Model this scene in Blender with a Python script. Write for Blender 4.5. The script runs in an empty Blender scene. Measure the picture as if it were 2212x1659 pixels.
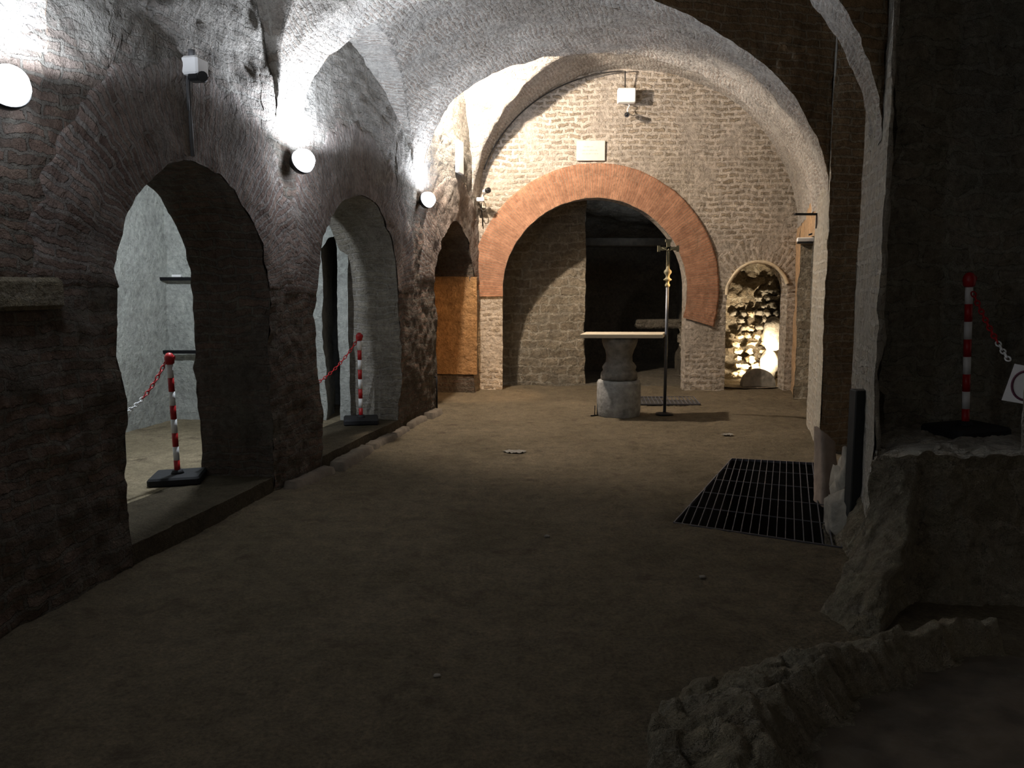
import bpy, math, random
from mathutils import Vector, noise
random.seed(7); noise.seed_set(11)
PI = math.pi
S = bpy.context.scene
COL = S.collection
# ------------------------------------------------------------------ camera
cam_d = bpy.data.cameras.new('camera'); cam = bpy.data.objects.new('camera', cam_d); COL.objects.link(cam)
cam.location = (0, 0, 1.55)
cam.rotation_euler = (PI/2 - math.atan(209.5/1736), 0, 0)
cam_d.sensor_width = 36; cam_d.lens = 36*1736/2212
cam_d.clip_start = 0.05
S.camera = cam
# ------------------------------------------------------------------ world, exposure
w = bpy.data.worlds.new('world'); S.world = w; w.use_nodes = True
w.node_tree.nodes['Background'].inputs[0].default_value = (.95, .85, .75, 1)
w.node_tree.nodes['Background'].inputs[1].default_value = 0.12
S.view_settings.view_transform = 'Standard'; S.view_settings.look = 'None'
S.view_settings.gamma = 1; S.view_settings.use_curve_mapping = False
S.view_settings.exposure = 0.0
# ------------------------------------------------------------------ lamps of the place, and unseen lights added to brighten it
COLD = (.80, .87, 1.0); WARM = (1.0, .85, .70)
def light(name, kind, loc, energy, color, radius=.06, aim=None, angle=150, blend=.6):
    d = bpy.data.lights.new(name, kind); o = bpy.data.objects.new(name, d); COL.objects.link(o)
    d.energy = energy; d.color = color; d.shadow_soft_size = radius; o.location = loc
    if kind == 'SPOT': d.spot_size = math.radians(angle); d.spot_blend = blend
    if aim: o.rotation_euler = (Vector(aim)-Vector(loc)).to_track_quat('-Z', 'Y').to_euler()
    return o
xl = lambda Y: -.527+.2081*(Y-11.946)
xr = lambda Y: 2.911+.285*(Y-7.503)
YB = 12.05
LAMPS = [(3.70, 2.40), (6.40, 2.50), (9.42, 2.53), (.60, 2.40)]  # the last one is unseen, added to light the foreground and alcove
for i, (Y, z) in enumerate(LAMPS):
    x = xl(Y)
    light('lamp_up', 'SPOT', (x+.24, Y-.06, z+.10), (55, 190, 120, 50)[i], COLD, .05, (x+.30, Y-.10, z+2.2), 174, .3)
    light('lamp_glow', 'POINT', (x+.30, Y-.12, z-.02), (5, 14, 6, 15)[i], COLD, .08)
light('warm_lamp_glow', 'POINT', (xl(10.05)+.22, 10.05, 4.20), 760, WARM, .05)
light('corridor_glow', 'POINT', (xl(6.14)-.979*.73, 6.14+.204*.73, 2.42), 135, (.84, .92, 1.0), .03)
light('corridor_glow', 'POINT', (xl(1.5)-.979*.76, 1.65, 2.35), 10, (.80, .90, 1.0), .06)
light('niche_glow', 'SPOT', (3.93, 12.72, .30), 210, (1, .80, .55), .05, (4.25, 14.2, 1.15), 130, .6)
light('recess_flood_beam', 'SPOT', (3.20, 9.22, 2.02), 600, (1, .60, .28), .03, (-.75, 11.75, .55), 30, .5)
light('far_room_glow', 'POINT', (1.9, 13.2, 2.65), 5, (.6, .72, .9), .2)  # no fixture: unseen point light added to brighten the far room's rock
# ------------------------------------------------------------------ materials
def newmat(name):
    m = bpy.data.materials.new(name); m.use_nodes = True
    return m, m.node_tree.nodes, m.node_tree.links, m.node_tree.nodes['Principled BSDF']
def simple(name, c, rough=.6, metal=0, var=.15, scale=30, bump=.0, emit=None, es=0):
    m, N, L, b = newmat(name)
    tc = N.new('ShaderNodeTexCoord'); n = N.new('ShaderNodeTexNoise'); n.inputs['Scale'].default_value = scale; n.inputs['Detail'].default_value = 6
    L.new(tc.outputs['Object'], n.inputs['Vector'])
    r = N.new('ShaderNodeValToRGB'); r.color_ramp.elements[0].position = .3; r.color_ramp.elements[1].position = .7
    r.color_ramp.elements[0].color = tuple(x*(1-var) for x in c)+(1,); r.color_ramp.elements[1].color = tuple(min(1, x*(1+var)) for x in c)+(1,)
    L.new(n.outputs['Fac'], r.inputs[0]); L.new(r.outputs[0], b.inputs['Base Color'])
    b.inputs['Roughness'].default_value = rough; b.inputs['Metallic'].default_value = metal
    if bump:
        bp = N.new('ShaderNodeBump'); bp.inputs['Distance'].default_value = bump; L.new(n.outputs['Fac'], bp.inputs['Height']); L.new(bp.outputs[0], b.inputs['Normal'])
    if emit:
        b.inputs['Emission Color'].default_value = emit+(1,); b.inputs['Emission Strength'].default_value = es
    return m
def mixc(N, L, fac, a, b_, blend='MIX'):
    x = N.new('ShaderNodeMix'); x.data_type = 'RGBA'; x.blend_type = blend
    for sock, v in ((x.inputs[0], fac), (x.inputs[6], a), (x.inputs[7], b_)):
        if hasattr(v, 'node'): L.new(v, sock)
        elif isinstance(v, tuple): sock.default_value = v+(1,) if len(v) == 3 else v
        else: sock.default_value = v
    return x.outputs[2]
def ramp(N, L, src, p0, p1, c0=(0, 0, 0), c1=(1, 1, 1)):
    r = N.new('ShaderNodeValToRGB'); r.color_ramp.elements[0].position = p0; r.color_ramp.elements[1].position = p1
    r.color_ramp.elements[0].color = c0+(1,); r.color_ramp.elements[1].color = c1+(1,); L.new(src, r.inputs[0]); return r.outputs[0]
def nz(N, L, vec, scale, detail=6, rough=.6, dist=0):
    n = N.new('ShaderNodeTexNoise'); n.inputs['Scale'].default_value = scale; n.inputs['Detail'].default_value = detail
    n.inputs['Roughness'].default_value = rough; n.inputs['Distortion'].default_value = dist; L.new(vec, n.inputs['Vector']); return n
def masonry(name, c1, c2, mortar, bw, bh, ms=.012, smear=.45, dist=.03, bump=.02, dirt=(.10, .085, .065), dirtamt=.5, moss=0, smear_scale=1.6, grain=.006, hi=None):
    """coursed masonry on the UV map (metres): uneven courses, smeared mortar, dirt patches"""
    m, N, L, b = newmat(name)
    tc = N.new('ShaderNodeTexCoord'); P = tc.outputs['Object']
    nd = nz(N, L, P, 3.2, 4); sub = N.new('ShaderNodeVectorMath'); sub.operation = 'SUBTRACT'; L.new(nd.outputs['Color'], sub.inputs[0]); sub.inputs[1].default_value = (.5, .5, .5)
    sc = N.new('ShaderNodeVectorMath'); sc.operation = 'SCALE'; sc.inputs['Scale'].default_value = dist*2.4; L.new(sub.outputs[0], sc.inputs[0])
    nd2 = nz(N, L, P, 16, 3); sub2 = N.new('ShaderNodeVectorMath'); sub2.operation = 'SUBTRACT'; L.new(nd2.outputs['Color'], sub2.inputs[0]); sub2.inputs[1].default_value = (.5, .5, .5)
    sc2 = N.new('ShaderNodeVectorMath'); sc2.operation = 'SCALE'; sc2.inputs['Scale'].default_value = min(dist, bh*.35)*1.2; L.new(sub2.outputs[0], sc2.inputs[0])
    ad = N.new('ShaderNodeVectorMath'); L.new(tc.outputs['UV'], ad.inputs[0]); L.new(sc.outputs[0], ad.inputs[1])
    ad2 = N.new('ShaderNodeVectorMath'); L.new(ad.outputs[0], ad2.inputs[0]); L.new(sc2.outputs[0], ad2.inputs[1])
    br = N.new('ShaderNodeTexBrick'); L.new(ad2.outputs[0], br.inputs['Vector'])
    br.inputs['Color1'].default_value = c1+(1,); br.inputs['Color2'].default_value = c2+(1,); br.inputs['Mortar'].default_value = mortar+(1,)
    br.inputs['Scale'].default_value = 1; br.inputs['Mortar Size'].default_value = ms; br.inputs['Mortar Smooth'].default_value = .4
    br.inputs['Brick Width'].default_value = bw; br.inputs['Row Height'].default_value = bh; br.offset = .5
    n1 = nz(N, L, P, smear_scale, 8, .65); n2 = nz(N, L, P, .55, 5); n3 = nz(N, L, P, 22, 6, .7); n4 = nz(N, L, P, 7, 6, .7)
    sm = ramp(N, L, n1.outputs['Fac'], .62-smear*.3, .74-smear*.2)
    c = mixc(N, L, sm, br.outputs['Color'], tuple(.85*v for v in mortar))
    dm = ramp(N, L, n2.outputs['Fac'], .42, .62); mu = N.new('ShaderNodeMath'); mu.operation = 'MULTIPLY'; L.new(dm, mu.inputs[0]); mu.inputs[1].default_value = dirtamt
    c = mixc(N, L, mu.outputs[0], c, dirt)
    if moss:
        mm = ramp(N, L, n4.outputs['Fac'], .50, .66); mu2 = N.new('ShaderNodeMath'); mu2.operation = 'MULTIPLY'; L.new(mm, mu2.inputs[0]); mu2.inputs[1].default_value = moss
        c = mixc(N, L, mu2.outputs[0], c, (.11, .14, .085))
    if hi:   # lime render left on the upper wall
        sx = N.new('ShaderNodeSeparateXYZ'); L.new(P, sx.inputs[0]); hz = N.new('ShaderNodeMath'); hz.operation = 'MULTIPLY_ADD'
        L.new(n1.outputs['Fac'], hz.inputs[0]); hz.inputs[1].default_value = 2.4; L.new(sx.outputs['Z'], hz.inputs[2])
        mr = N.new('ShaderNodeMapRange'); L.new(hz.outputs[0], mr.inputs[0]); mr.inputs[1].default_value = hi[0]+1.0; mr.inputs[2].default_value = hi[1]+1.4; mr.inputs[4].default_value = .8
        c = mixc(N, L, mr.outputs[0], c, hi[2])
    g = ramp(N, L, n3.outputs['Fac'], .25, .75, (.62, .62, .62), (1.3, 1.3, 1.3)); c = mixc(N, L, 1.0, c, g, 'MULTIPLY')
    g = ramp(N, L, n4.outputs['Fac'], .25, .75, (.68, .68, .68), (1.25, 1.25, 1.25)); c = mixc(N, L, 1.0, c, g, 'MULTIPLY')
    L.new(c, b.inputs['Base Color']); b.inputs['Roughness'].default_value = .95
    b.inputs['Specular IOR Level'].default_value = .15
    # bump: bricks stand proud of the mortar, fading under smeared plaster, plus grain
    inv = N.new('ShaderNodeMath'); inv.operation = 'SUBTRACT'; inv.inputs[0].default_value = 1; L.new(br.outputs['Fac'], inv.inputs[1])
    inv2 = N.new('ShaderNodeMath'); inv2.operation = 'SUBTRACT'; inv2.inputs[0].default_value = 1; L.new(sm, inv2.inputs[1])
    m1 = N.new('ShaderNodeMath'); m1.operation = 'MULTIPLY'; L.new(inv.outputs[0], m1.inputs[0]); L.new(inv2.outputs[0], m1.inputs[1])
    b1 = N.new('ShaderNodeBump'); b1.inputs['Distance'].default_value = bump; L.new(m1.outputs[0], b1.inputs['Height'])
    b2 = N.new('ShaderNodeBump'); b2.inputs['Distance'].default_value = grain*4; L.new(n3.outputs['Fac'], b2.inputs['Height']); L.new(b1.outputs[0], b2.inputs['Normal'])
    b3 = N.new('ShaderNodeBump'); b3.inputs['Distance'].default_value = grain*9; L.new(n4.outputs['Fac'], b3.inputs['Height']); L.new(b2.outputs[0], b3.inputs['Normal'])
    L.new(b3.outputs[0], b.inputs['Normal'])
    return m
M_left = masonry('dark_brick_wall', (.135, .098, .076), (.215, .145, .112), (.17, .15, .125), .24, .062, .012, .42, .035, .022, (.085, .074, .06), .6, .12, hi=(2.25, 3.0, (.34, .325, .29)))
M_vault = masonry('vault_masonry', (.38, .32, .27), (.52, .45, .39), (.56, .53, .48), .23, .045, .014, .62, .055, .017, (.28, .25, .21), .6, .08, 2.4)
M_back = masonry('tufa_block_wall', (.31, .25, .18), (.48, .40, .31), (.60, .53, .45), .185, .080, .026, .56, .060, .022, (.30, .25, .18), .35)
M_ring = masonry('orange_brick_ring', (.31, .15, .088), (.40, .205, .122), (.34, .235, .165), .60, .036, .005, .05, .010, .008, (.42, .22, .14), .3, 0, 1.6, .002)
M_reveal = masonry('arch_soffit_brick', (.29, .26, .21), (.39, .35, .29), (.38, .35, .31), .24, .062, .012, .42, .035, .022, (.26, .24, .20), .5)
M_ring2 = masonry('red_brick_ring', (.17, .115, .095), (.32, .24, .20), (.27, .24, .215), .42, .048, .012, .34, .035, .022, (.10, .08, .065), .5, .1, hi=(2.35, 3.1, (.34, .31, .28)))
M_rubble = masonry('rough_tufa_rubble', (.33, .27, .19), (.44, .37, .27), (.52, .46, .36), .30, .14, .02, .35, .07, .05, (.22, .18, .13), .4, 0, 2.2, .010)
M_pale = masonry('grey_plaster_wall', (.42, .43, .40), (.46, .47, .44), (.50, .51, .48), 1.6, .8, .006, .7, .02, .006, (.34, .36, .33), .5, .10, 2.0, .004)
M_pier = masonry('pale_rough_pier', (.50, .44, .35), (.60, .53, .43), (.64, .60, .52), .24, .09, .02, .60, .04, .03, (.36, .34, .28), .4, .20, 2.0, .008)
M_darkr = masonry('mossy_dark_wall', (.36, .32, .25), (.48, .42, .33), (.46, .43, .35), .34, .12, .02, .40, .06, .035, (.26, .25, .20), .5, .35, 2.0, .008)
M_brown = masonry('brown_brick_pier', (.27, .17, .09), (.36, .24, .13), (.38, .30, .20), .28, .07, .012, .25, .02, .02, (.20, .14, .08), .4)
M_ochre = masonry('ochre_plaster', (.55, .36, .20), (.58, .38, .22), (.60, .42, .26), 1.0, .5, .004, .7, .02, .004, (.44, .28, .16), .3)
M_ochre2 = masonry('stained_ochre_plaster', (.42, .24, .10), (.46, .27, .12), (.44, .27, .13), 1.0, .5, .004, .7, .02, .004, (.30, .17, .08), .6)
M_rock = masonry('raw_rock', (.20, .17, .125), (.28, .24, .17), (.30, .26, .20), .5, .3, .02, .7, .12, .06, (.15, .13, .10), .5, .15, 2.5, .012)
M_ledge = masonry('ledge_stone', (.29, .245, .165), (.38, .325, .22), (.40, .35, .26), .5, .3, .02, .7, .12, .06, (.24, .21, .16), .5, .25, 2.5, .014)
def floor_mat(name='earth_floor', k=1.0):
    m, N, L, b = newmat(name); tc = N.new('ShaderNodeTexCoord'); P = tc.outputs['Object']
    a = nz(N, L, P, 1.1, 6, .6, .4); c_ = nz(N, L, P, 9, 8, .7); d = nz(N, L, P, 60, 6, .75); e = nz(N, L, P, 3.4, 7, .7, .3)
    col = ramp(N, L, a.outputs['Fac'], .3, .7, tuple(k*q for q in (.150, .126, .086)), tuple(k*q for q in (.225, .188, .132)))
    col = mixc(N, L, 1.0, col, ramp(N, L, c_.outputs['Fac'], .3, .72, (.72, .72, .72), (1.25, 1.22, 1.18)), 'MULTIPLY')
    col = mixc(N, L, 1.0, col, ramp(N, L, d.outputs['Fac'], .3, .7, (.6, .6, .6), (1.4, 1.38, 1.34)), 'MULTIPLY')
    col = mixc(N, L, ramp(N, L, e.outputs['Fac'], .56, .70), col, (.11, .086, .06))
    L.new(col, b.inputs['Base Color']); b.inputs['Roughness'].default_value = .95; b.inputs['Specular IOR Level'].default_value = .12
    p = None
    for n, dd in ((c_, .06), (d, .014), (e, .05)):
        bp = N.new('ShaderNodeBump'); bp.inputs['Distance'].default_value = dd; L.new(n.outputs['Fac'], bp.inputs['Height'])
        if p: L.new(p.outputs[0], bp.inputs['Normal'])
        p = bp
    L.new(p.outputs[0], b.inputs['Normal']); return m
M_floor = floor_mat(); M_floor2 = floor_mat('pale_lit_corridor_earth', 2.1); M_thr = floor_mat('shaded_threshold_earth', .55)  # threshold shade put into its colour; sandy corridor earth also paled for lamplight
M_stone = simple('weathered_stone', (.26, .24, .20), .9, 0, .35, 9, .02)
M_kerb = simple('worn_kerb_stone', (.10, .08, .058), .95, 0, .35, 9, .02)
M_drum = simple('grey_granite', (.27, .27, .26), .85, 0, .35, 14, .012)
M_cap = simple('dark_carved_stone', (.16, .15, .13), .85, 0, .4, 12, .015)
M_marble = simple('pale_marble', (.60, .52, .38), .5, 0, .08, 8, .001)
M_plaque = simple('white_marble_plaque', (.62, .58, .50), .5, 0, .05, 18, .001)
M_carve = simple('worn_incised_letters', (.48, .45, .39), .8, 0, .1, 18)
M_iron = simple('dark_iron', (.018, .018, .02), .45, .8, .2, 40)
M_grate = simple('galvanised_grate', (.10, .10, .115), .6, .4, .2, 40)
M_steel = simple('grey_steel_pole', (.12, .13, .15), .4, .7, .1, 30)
M_brass = simple('tarnished_brass', (.24, .22, .14), .7, .2, .15, 60)
M_white = simple('white_plastic', (.80, .80, .80), .4, 0, .03, 20)
M_red = simple('red_plastic', (.42, .012, .015), .4, 0, .08, 20)
M_blackr = simple('black_rubber', (.010, .010, .012), .75, 0, .2, 30, .002)
M_black = simple('black_plastic', (.012, .012, .012), .35, 0, .1, 30)
M_box = simple('light_grey_enclosure', (.82, .81, .78), .4, 0, .03, 20)
M_lens = simple('lamp_glass_lit', (.9, .95, 1), .3, 0, .02, 20, 0, (.82, .90, 1.0), 40)
M_lensw = simple('warm_lamp_glass_lit', (1, .9, .7), .3, 0, .02, 20, 0, (1.0, .8, .5), 30)
M_glass = simple('camera_lens_glass', (.01, .01, .012), .05, 0, .05, 20)
M_purple = simple('dark_purple_ink', (.11, .02, .05), .6, 0, .05, 20)
M_cable = simple('black_cable', (.02, .018, .016), .6, 0, .1, 30)
M_duct = simple('grey_conduit', (.12, .12, .12), .6, 0, .1, 30)
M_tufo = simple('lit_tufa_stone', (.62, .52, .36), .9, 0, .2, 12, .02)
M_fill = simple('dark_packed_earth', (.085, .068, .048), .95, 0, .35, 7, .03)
M_dirt = simple('void_earth', (.03, .026, .02), .95, 0, .3, 6, .02)
# ------------------------------------------------------------------ mesh helpers
def D(p, a):
    if a == 0: return Vector((0, 0, 0))
    q = Vector(p)
    v = noise.noise_vector(q*1.1)*.030 + noise.noise_vector(q*3.7)*.016 + noise.noise_vector(q*10.0)*.013 + noise.noise_vector(q*23.0)*.007
    return v*a
class MB:
    def __init__(s): s.v = []; s.f = []; s.uv = []; s.sm = []
    def patch(s, fn, nu, nv, uvfn=None, disp=0, flip=False):
        """grid of (nu+1)x(nv+1) points fn(u,v); uvfn gives metres for the masonry"""
        b0 = len(s.v); U = []
        for j in range(nv+1):
            for i in range(nu+1):
                u, v = i/nu, j/nv; p = Vector(fn(u, v)); U.append(uvfn(u, v, p) if uvfn else (p.x+p.y, p.z))
                s.v.append(p+D(p, disp))
        for j in range(nv):
            for i in range(nu):
                a = j*(nu+1)+i; q = [a, a+1, a+nu+2, a+nu+1]
                if flip: q.reverse()
                s.f.append([b0+k for k in q]); s.uv.append([U[k] for k in q]); s.sm.append(True)
    def poly(s, pts, faces, smooth=False):
        b0 = len(s.v); s.v += [Vector(p) for p in pts]
        for f in faces: s.f.append([b0+k for k in f]); s.uv.append([(pts[k][0]+pts[k][1], pts[k][2]) for k in f]); s.sm.append(smooth)
    def box(s, c, d, rz=0, bev=0.0, M=None):
        hx, hy, hz = d[0]/2, d[1]/2, d[2]/2; ca, sa = math.cos(rz), math.sin(rz)
        b = min(bev, hx*.9, hy*.9, hz*.9)
        def tr(x, y, z): 
            p = Vector((c[0]+x*ca-y*sa, c[1]+x*sa+y*ca, c[2]+z)); return M @ p if M else p
        if b <= 0:
            P = [tr(x, y, z) for x in (-hx, hx) for y in (-hy, hy) for z in (-hz, hz)]
            s.poly(P, [(0, 1, 3, 2), (4, 6, 7, 5), (0, 4, 5, 1), (2, 3, 7, 6), (0, 2, 6, 4), (1, 5, 7, 3)]); return
        def ringp(x, y, z): return [(-x+b, -y, z), (x-b, -y, z), (x, -y+b, z), (x, y-b, z), (x-b, y, z), (-x+b, y, z), (-x, y-b, z), (-x, -y+b, z)]
        def inset(z): return [(-hx+2*b*.8, -hy+b*.8, z), (hx-2*b*.8, -hy+b*.8, z), (hx-b*.8, -hy+2*b*.8, z), (hx-b*.8, hy-2*b*.8, z), (hx-2*b*.8, hy-b*.8, z), (-hx+2*b*.8, hy-b*.8, z), (-hx+b*.8, hy-2*b*.8, z), (-hx+b*.8, -hy+2*b*.8, z)]
        R = inset(-hz)+ringp(hx, hy, -hz+b)+ringp(hx, hy, hz-b)+inset(hz)
        F = [tuple(range(7, -1, -1)), tuple(range(24, 32))]
        for k in range(3):
            for i in range(8): F.append((k*8+i, k*8+(i+1) % 8, (k+1)*8+(i+1) % 8, (k+1)*8+i))
        s.poly([tr(*p) for p in R], F)
    def lathe(s, prof, c=(0, 0, 0), n=24, axis=None, disp=0):
        """prof = [(radius, height)]; axis = direction of the height"""
        q = Vector(axis).to_track_quat('Z', 'Y') if axis else None; P = []
        for r, h in prof:
            for i in range(n):
                a = 2*PI*i/n; p = Vector((r*math.cos(a), r*math.sin(a), h)); p = q @ p if q else p; p += Vector(c); P.append(p+D(p, disp))
        F = [tuple(range(n-1, -1, -1)), tuple((len(prof)-1)*n+i for i in range(n))]
        b0 = len(s.v); s.v += P
        for f in F: s.f.append([b0+k for k in f]); s.uv.append([(0, 0)]*len(f)); s.sm.append(False)
        for k in range(len(prof)-1):
            for i in range(n):
                f = (k*n+i, k*n+(i+1) % n, (k+1)*n+(i+1) % n, (k+1)*n+i)
                s.f.append([b0+j for j in f]); s.uv.append([(i*.05, k*.05)]*4); s.sm.append(True)
    def tube(s, pts, r, n=8, closed=False):
        pts = [Vector(p) for p in pts]; m = len(pts); b0 = len(s.v); up = Vector((0, 0, 1)); prev = None
        for i, p in enumerate(pts):
            a = pts[(i-1) % m] if (closed or i > 0) else p; b = pts[(i+1) % m] if (closed or i < m-1) else p
            t = (b-a).normalized()
            if prev is None:
                x = t.cross(up);  x = t.cross(Vector((1, 0, 0))) if x.length < .1 else x
            else: x = prev-t*prev.dot(t)
            x.normalize(); y = t.cross(x); prev = x
            for k in range(n): s.v.append(p+x*r*math.cos(2*PI*k/n)+y*r*math.sin(2*PI*k/n))
        for i in range(m if closed else m-1):
            for k in range(n):
                f = (i*n+k, i*n+(k+1) % n, ((i+1) % m)*n+(k+1) % n, ((i+1) % m)*n+k)
                s.f.append([b0+j for j in f]); s.uv.append([(0, 0)]*4); s.sm.append(True)
        if not closed:
            for f in (tuple(range(n-1, -1, -1)), tuple((m-1)*n+k for k in range(n))): s.f.append([b0+j for j in f]); s.uv.append([(0, 0)]*n); s.sm.append(False)
    def blob(s, c, r, n=20, rough=.25, seed=0, flat=0):
        """rough boulder: sphere pushed by noise; r = (rx, ry, rz)"""
        b0 = len(s.v); m = n//2; o = Vector((seed*7.3, seed*3.1, 0))
        for j in range(m+1):
            th = PI*j/m
            for i in range(n):
                a = 2*PI*i/n; d = Vector((math.sin(th)*math.cos(a), math.sin(th)*math.sin(a), math.cos(th)))
                d2 = Vector([math.copysign(abs(x)**.75, x) for x in d])
                k = 1+rough*noise.noise(d*1.6+o)+rough*.5*noise.noise(d*4.5+o)
                s.v.append(Vector((c[0]+d2.x*r[0]*k, c[1]+d2.y*r[1]*k, c[2]+d2.z*r[2]*k)))
        for j in range(m):
            for i in range(n):
                f = (j*n+i, (j+1)*n+i, (j+1)*n+(i+1) % n, j*n+(i+1) % n); s.f.append([b0+k for k in f])
                s.uv.append([(s.v[b0+k].x, s.v[b0+k].z) for k in f]); s.sm.append(True)
    def build(s, name, mat, parent=None, loc=None):
        me = bpy.data.meshes.new(name); off = Vector(loc) if loc else Vector((0, 0, 0))
        me.from_pydata([tuple(v-off) for v in s.v], [], s.f)
        ul = me.uv_layers.new(name='UVMap'); flat = [c for f in s.uv for uv in f for c in uv]
        ul.data.foreach_set('uv', flat); me.polygons.foreach_set('use_smooth', s.sm)
        me.materials.append(mat); me.update()
        o = bpy.data.objects.new(name, me); COL.objects.link(o); o.location = off
        if parent: o.parent = parent; o.location = off-(parent.location if parent.type == 'EMPTY' else Vector((0, 0, 0)))
        return o
def struct(o): o['kind'] = 'structure'; return o
def thing(name, label, cat, loc, group=None):
    o = bpy.data.objects.new(name, None); COL.objects.link(o); o.location = loc; o['label'] = label; o['category'] = cat
    o.empty_display_size = .1
    if group: o['group'] = group
    return o
def tag(o, label, cat, group=None):
    o['label'] = label; o['category'] = cat
    if group: o['group'] = group
    return o
def lerp(a, b, t): return a+(b-a)*t
# ------------------------------------------------------------------ arcaded wall
def arcade(P, nrm, Y0, Y1, z0, ztop, opens, mb, rv, thick, disp=1.0, step=.05, ring=None, ringw=.5, base=0, uflip=1):
    """P(Y)->(x,y) wall line, nrm = direction into the wall; opens=[(Ya,Yb,spring,rise)]; rv = MB of the reveals"""
    def pt(Y, z, d=0): x, y = P(Y); return (x+nrm[0]*d, y+nrm[1]*d, z)
    uvf = lambda u, v, p: (p.y*uflip+p.x*.2, p.z)
    edges = [Y0]
    for a, b, s_, r_ in opens: edges += [a, b]
    edges.append(Y1)
    for k in range(0, len(edges), 2):
        a, b = edges[k], edges[k+1]
        if b-a > .01: mb.patch(lambda u, v: pt(lerp(a, b, u), lerp(z0, ztop, v)), max(2, int((b-a)/step)), int((ztop-z0)/step), uvf, disp)
    for a, b, sp, ri in opens:
        Ya = a
        mid, hw = (a+b)/2, (b-a)/2
        mb.patch(lambda u, v: pt(mid-hw*math.cos(PI*u), lerp(sp+ri*math.sin(PI*u), ztop, v)), 36, int((ztop-sp)/step), uvf, disp)
        pth = [(a, lerp(base, sp, i/14)) for i in range(15)]+[(mid-hw*math.cos(PI*i/30), sp+ri*math.sin(PI*i/30)) for i in range(1, 30)]+[(b, lerp(sp, base, i/14)) for i in range(15)]
        ln = [0]
        for i in range(1, len(pth)): ln.append(ln[-1]+math.dist(pth[i], pth[i-1]))
        n = len(pth)-1
        rv.patch(lambda u, v: pt(*pth[round(u*n)], thick*v), n, max(4, int(thick/.06)), lambda u, v, p: (v*thick, ln[round(u*n)]), disp, True)
        if ring is not None:
            R = (hw+ri)/2
            def rf(u, v):
                e = ringw*v*(1+.22*noise.noise(Vector((u*60, Ya, 3)))+.12*noise.noise(Vector((u*9, Ya, 8)))); off = -.010 if v < .97 and .05 < u < .95 else .03
                return pt(mid-(hw+e)*math.cos(PI*(u*1.1-.05)), sp+(ri+e)*math.sin(PI*(u*1.1-.05)), off)
            ring.patch(rf, 60, 14, lambda u, v, p: (v*ringw, u*PI*1.1*(R+.25)), disp)
left_ops = [(4.33, 5.90, 1.50, .81), (6.67, 8.64, 1.42, .99), (9.97, 11.78, 1.55, .88)]
Ln = (-.979, .204)
wl, rl, rg = MB(), MB(), MB()
arcade(lambda Y: (xl(Y), Y), Ln, -2.2, YB+.1, -.1, 5.2, left_ops[:2], wl, rl, .60, 1.15, .05, rg, .62)
# re-cut the last pier around the third arch
wl3, rl3 = MB(), MB()
wl = MB(); rl = MB(); rg = MB()
arcade(lambda Y: (xl(Y), Y), Ln, -2.2, YB+.1, -.1, 5.2, left_ops, wl, rl, .60, 1.3, .032, rg, .60)
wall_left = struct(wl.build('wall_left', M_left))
def split(mb, test):
    o = MB(); o.v = mb.v; k = [i for i, f in enumerate(mb.f) if test(sum(mb.v[j].y for j in f)/4)]
    o.f = [mb.f[i] for i in k]; o.uv = [mb.uv[i] for i in k]; o.sm = [mb.sm[i] for i in k]; return o
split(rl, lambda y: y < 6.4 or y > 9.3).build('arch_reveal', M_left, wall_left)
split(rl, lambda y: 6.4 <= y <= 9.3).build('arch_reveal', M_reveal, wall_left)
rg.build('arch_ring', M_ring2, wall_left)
# plastered block of pale stone low on the left wall
b = MB(); b.box((-2.222, 3.72, 1.52), (.06, .40, .15), -.205, .02); b.build('embedded_stone', M_ledge, wall_left)
# back wall with its big arch and the small niche arch
wb, rb, rbr, rbs = MB(), MB(), MB(), MB()
back_ops = [(-.146, 2.60, 1.48, 1.374), (3.21, 4.10, 1.46, .445)]
arcade(lambda X: (X, YB), (0, 1), -.62, 4.35, -.1, 5.2, back_ops, wb, rb, .30, .55, .05)
# uv of the back wall runs along x
wb.uv = [[(wb.v[i].x, wb.v[i].z) for i in f] for f in wb.f]
wall_back = struct(wb.build('wall_back', M_back)); rb.build('arch_reveal', M_back, wall_back)
def ringback(mb, cx, cz, r0, r1, a0, a1, off, n, dsp):
    def f(u, v):
        a = lerp(a0, a1, u); r = lerp(r0, r1, min(1, v/.93)); o = off if v < .95 else -.02
        if v < .05: r = r0
        return (cx-r*math.cos(a), YB-o, cz+r*math.sin(a))
    mb.patch(f, n, 16, lambda u, v, p: (v*(r1-r0), lerp(a0, a1, u)*(r0+r1)/2), dsp)
ringback(rbr, 1.227, 1.48, 1.372, 1.86, -.04, PI+.28, .030, 110, .5)
rbr.build('brick_arch_ring', M_ring, wall_back)
ringback(rbs, 3.655, 1.46, .45, .80, .1, PI-.05, .014, 50, .5)
rbs.build('stone_arch_ring', M_back, wall_back)
# thin proud lip on the niche arch
lip = MB()
def lipf(u, v):
    a = lerp(-.05, PI-.3, u); k = v*4; r = .44+(.03 if 1 <= k <= 3 else 0)*1; o = (.0, .045, .045, .045, .0)[int(round(k))]; r = (.43, .43, .455, .475, .475)[int(round(k))]
    return (3.655-r*math.cos(a), YB-o, 1.46+r*math.sin(a))
lip.patch(lipf, 40, 4, None, .5); lip.build('arch_lip', M_tufo, wall_back)
# ------------------------------------------------------------------ right side
wr, rr = MB(), MB()
Rn = (.962, -.274)
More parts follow.
